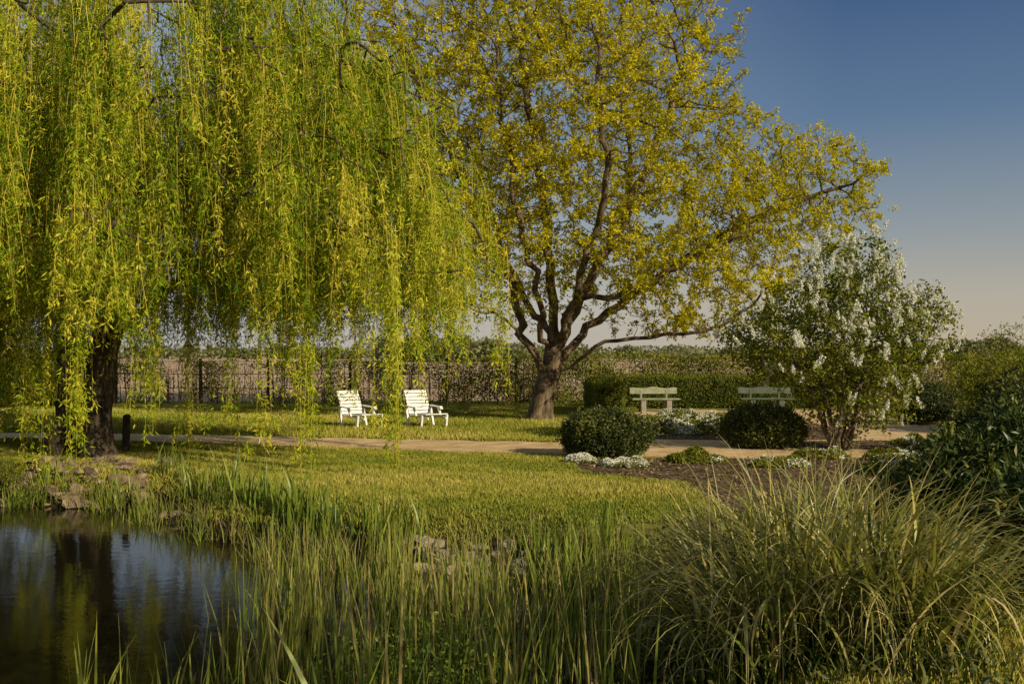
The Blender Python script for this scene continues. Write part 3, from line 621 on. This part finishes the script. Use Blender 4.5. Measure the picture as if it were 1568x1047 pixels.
clumps('foreground_iris',[(.12,4.9),(.3,5.1)],5,.06,.8,1.1,.026,iris_m,.35,.6,8,.8)
clumps('foreground_iris',[(-2.3,5.6),(-2.05,5.9),(-2.55,6.3),(-.2,5.4),(.5,5.8),(-1.75,5.5),(-1.9,6.4)],12,.12,.5,.85,.016,reed_m,.2,.4,7,.8)
n=34000; X=rng.uniform(-12,3,n); Y=rng.uniform(8.5,17,n); d_=pond_d(X,Y); g_=snoise(np.stack([X,Y],-1),.8,130)
k=(d_>.05)&(d_<np.where(X>-3,.6,1.0)+.3*g_)&(np.abs(X)<Y*.56)&(rng.random(n)<.55+.5*g_)
k&=~((X>-1.2)&(X<.9)&(d_<.5)&(rng.random(n)<.75)); k&=~((X>-7.4)&(X<-5.3)&(rng.random(n)<.6))
reeds('bank_grass',X[k],Y[k],rng.uniform(.08,.28,k.sum()),rng.uniform(.005,.011,k.sum()),reed_m,np.clip(rng.normal(.45,.3,k.sum()),0,1),.3,.7,4)
n=9000; X=rng.uniform(.4,2.6,n); Y=rng.uniform(5,10.0,n); g_=snoise(np.stack([X,Y],-1),1.0,131); k=(pond_d(X,Y)>-.3)&(rng.random(n)<.5+.5*g_)
X,Y=X[k],Y[k]; leaves('low_weeds',np.stack([X,Y,height(X,Y)+rng.uniform(.02,.25,len(X))],1),nrm(rvec(len(X))+np.array([0,0,.4])),.06,.028,rng.random(len(X)),dark_leaf)
n=2600; X=rng.normal(-.6,.3,n); Y=rng.normal(6.9,.4,n); leaves('marsh_weed',np.stack([X,Y,-.45+np.abs(rng.normal(0,.16,n))],1),nrm(rvec(n)+np.array([0,0,.3])),.045,.024,rng.random(n),iris_m)
def sedge(cs,per,spread,h0,h1,wd,tmu=.42,bmu=1.9):
    cs=np.array(cs,float); n=len(cs)*per; C=np.repeat(cs,per,0); off=rng.normal(0,spread,(n,2)); X=C[:,0]+off[:,0]; Y=C[:,1]+off[:,1]
    cen_=cs.mean(0); ov=np.stack([X,Y],1)-cen_
    head=np.arctan2(ov[:,1]*.5+off[:,1]*2,ov[:,0]*.5+off[:,0]*2)+rng.normal(0,.8,n); B=np.stack([X,Y,height(X,Y)-.03],1)
    return B,head,rng.uniform(h0,h1,n),np.abs(rng.normal(.2,.22,n)),np.abs(rng.normal(bmu,.8,n)),rng.uniform(wd*.5,wd*1.3,n),np.clip(rng.normal(tmu,.30,n),0,1)
cs=[(px(u,Y),Y) for u,Y in [(1130,7.2),(1200,7.4),(1270,7.3),(1320,7.0),(1120,6.6),(1190,6.4),(1260,6.5),(1330,6.3),(1370,6.6),(1230,6.9),(1160,6.9),(1290,5.9),(1350,5.8),(1390,6.1),(1080,7.0),(1200,5.9),(1420,5.7),(1130,6.1)]]
s=sedge(cs,125,.13,.75,1.46,.020,.38); blades('ornamental_sedge',*s[:6],12,s[6],sedge_m,pw=1.9,flat=1.0)
s=sedge(cs,110,.16,.3,.85,.016,.15,1.6); blades('ornamental_sedge_undergrowth',*s[:6],6,s[6],sedge_m,pw=1.5)

# ---------------------------------------------------------------- light, sky, camera
EL=math.radians(27); sd=np.array([.75,-.66]); AZ=math.atan2(sd[0],sd[1])
sun=bpy.data.lights.new('sun','SUN'); sun.energy=5; sun.angle=math.radians(.5); sun.color=(1,.88,.62)
so=bpy.data.objects.new('sun',sun); sc.collection.objects.link(so)
dirv=Vector((math.cos(EL)*sd[0],math.cos(EL)*sd[1],math.sin(EL))); so.rotation_euler=dirv.to_track_quat('Z','Y').to_euler(); so.location=(20,-20,20)
w=bpy.data.worlds.new('World'); sc.world=w; w.use_nodes=True; nt=w.node_tree; bg=nt.nodes['Background']
sk=nt.nodes.new('ShaderNodeTexSky'); sk.sky_type='NISHITA'; sk.sun_disc=False; sk.sun_elevation=EL; sk.sun_rotation=AZ; sk.air_density=1.0; sk.dust_density=1.6; sk.ozone_density=2.0
tc=nt.nodes.new('ShaderNodeTexCoord'); nv=nt.nodes.new('ShaderNodeVectorMath'); nv.operation='NORMALIZE'; nt.links.new(tc.outputs['Generated'],nv.inputs[0])
sx=nt.nodes.new('ShaderNodeSeparateXYZ'); nt.links.new(nv.outputs[0],sx.inputs[0])
grad=ramp(nt,[(0,.55,.46,.34),(.05,.47,.42,.34),(.12,.27,.305,.33),(.22,.10,.175,.29),(.34,.034,.085,.205),(1,.024,.06,.165)],sx.outputs[2])
fx=mr(sx.outputs[0],.30,-.28,0,.55,nt=nt)
grad=mixc(nt,grad,(.47,.52,.57),fx)
gs=nt.nodes.new('ShaderNodeVectorMath'); gs.operation='SCALE'; gs.inputs[3].default_value=10.0; nt.links.new(grad,gs.inputs[0])
fin=mixc(nt,gs.outputs[0],sk.outputs[0],.15)
nt.links.new(fin,bg.inputs[0]); bg.inputs[1].default_value=.10
cam=bpy.data.cameras.new('camera'); cam.lens=35; cam.sensor_width=36; cam.clip_end=10000; cam.clip_start=.05
co=bpy.data.objects.new('camera',cam); sc.collection.objects.link(co); co.location=(0,0,CAMH)
co.rotation_euler=(math.radians(90+.62),0,0); sc.camera=co
sc.view_settings.view_transform='Standard'; sc.view_settings.look='None'; sc.view_settings.exposure=0
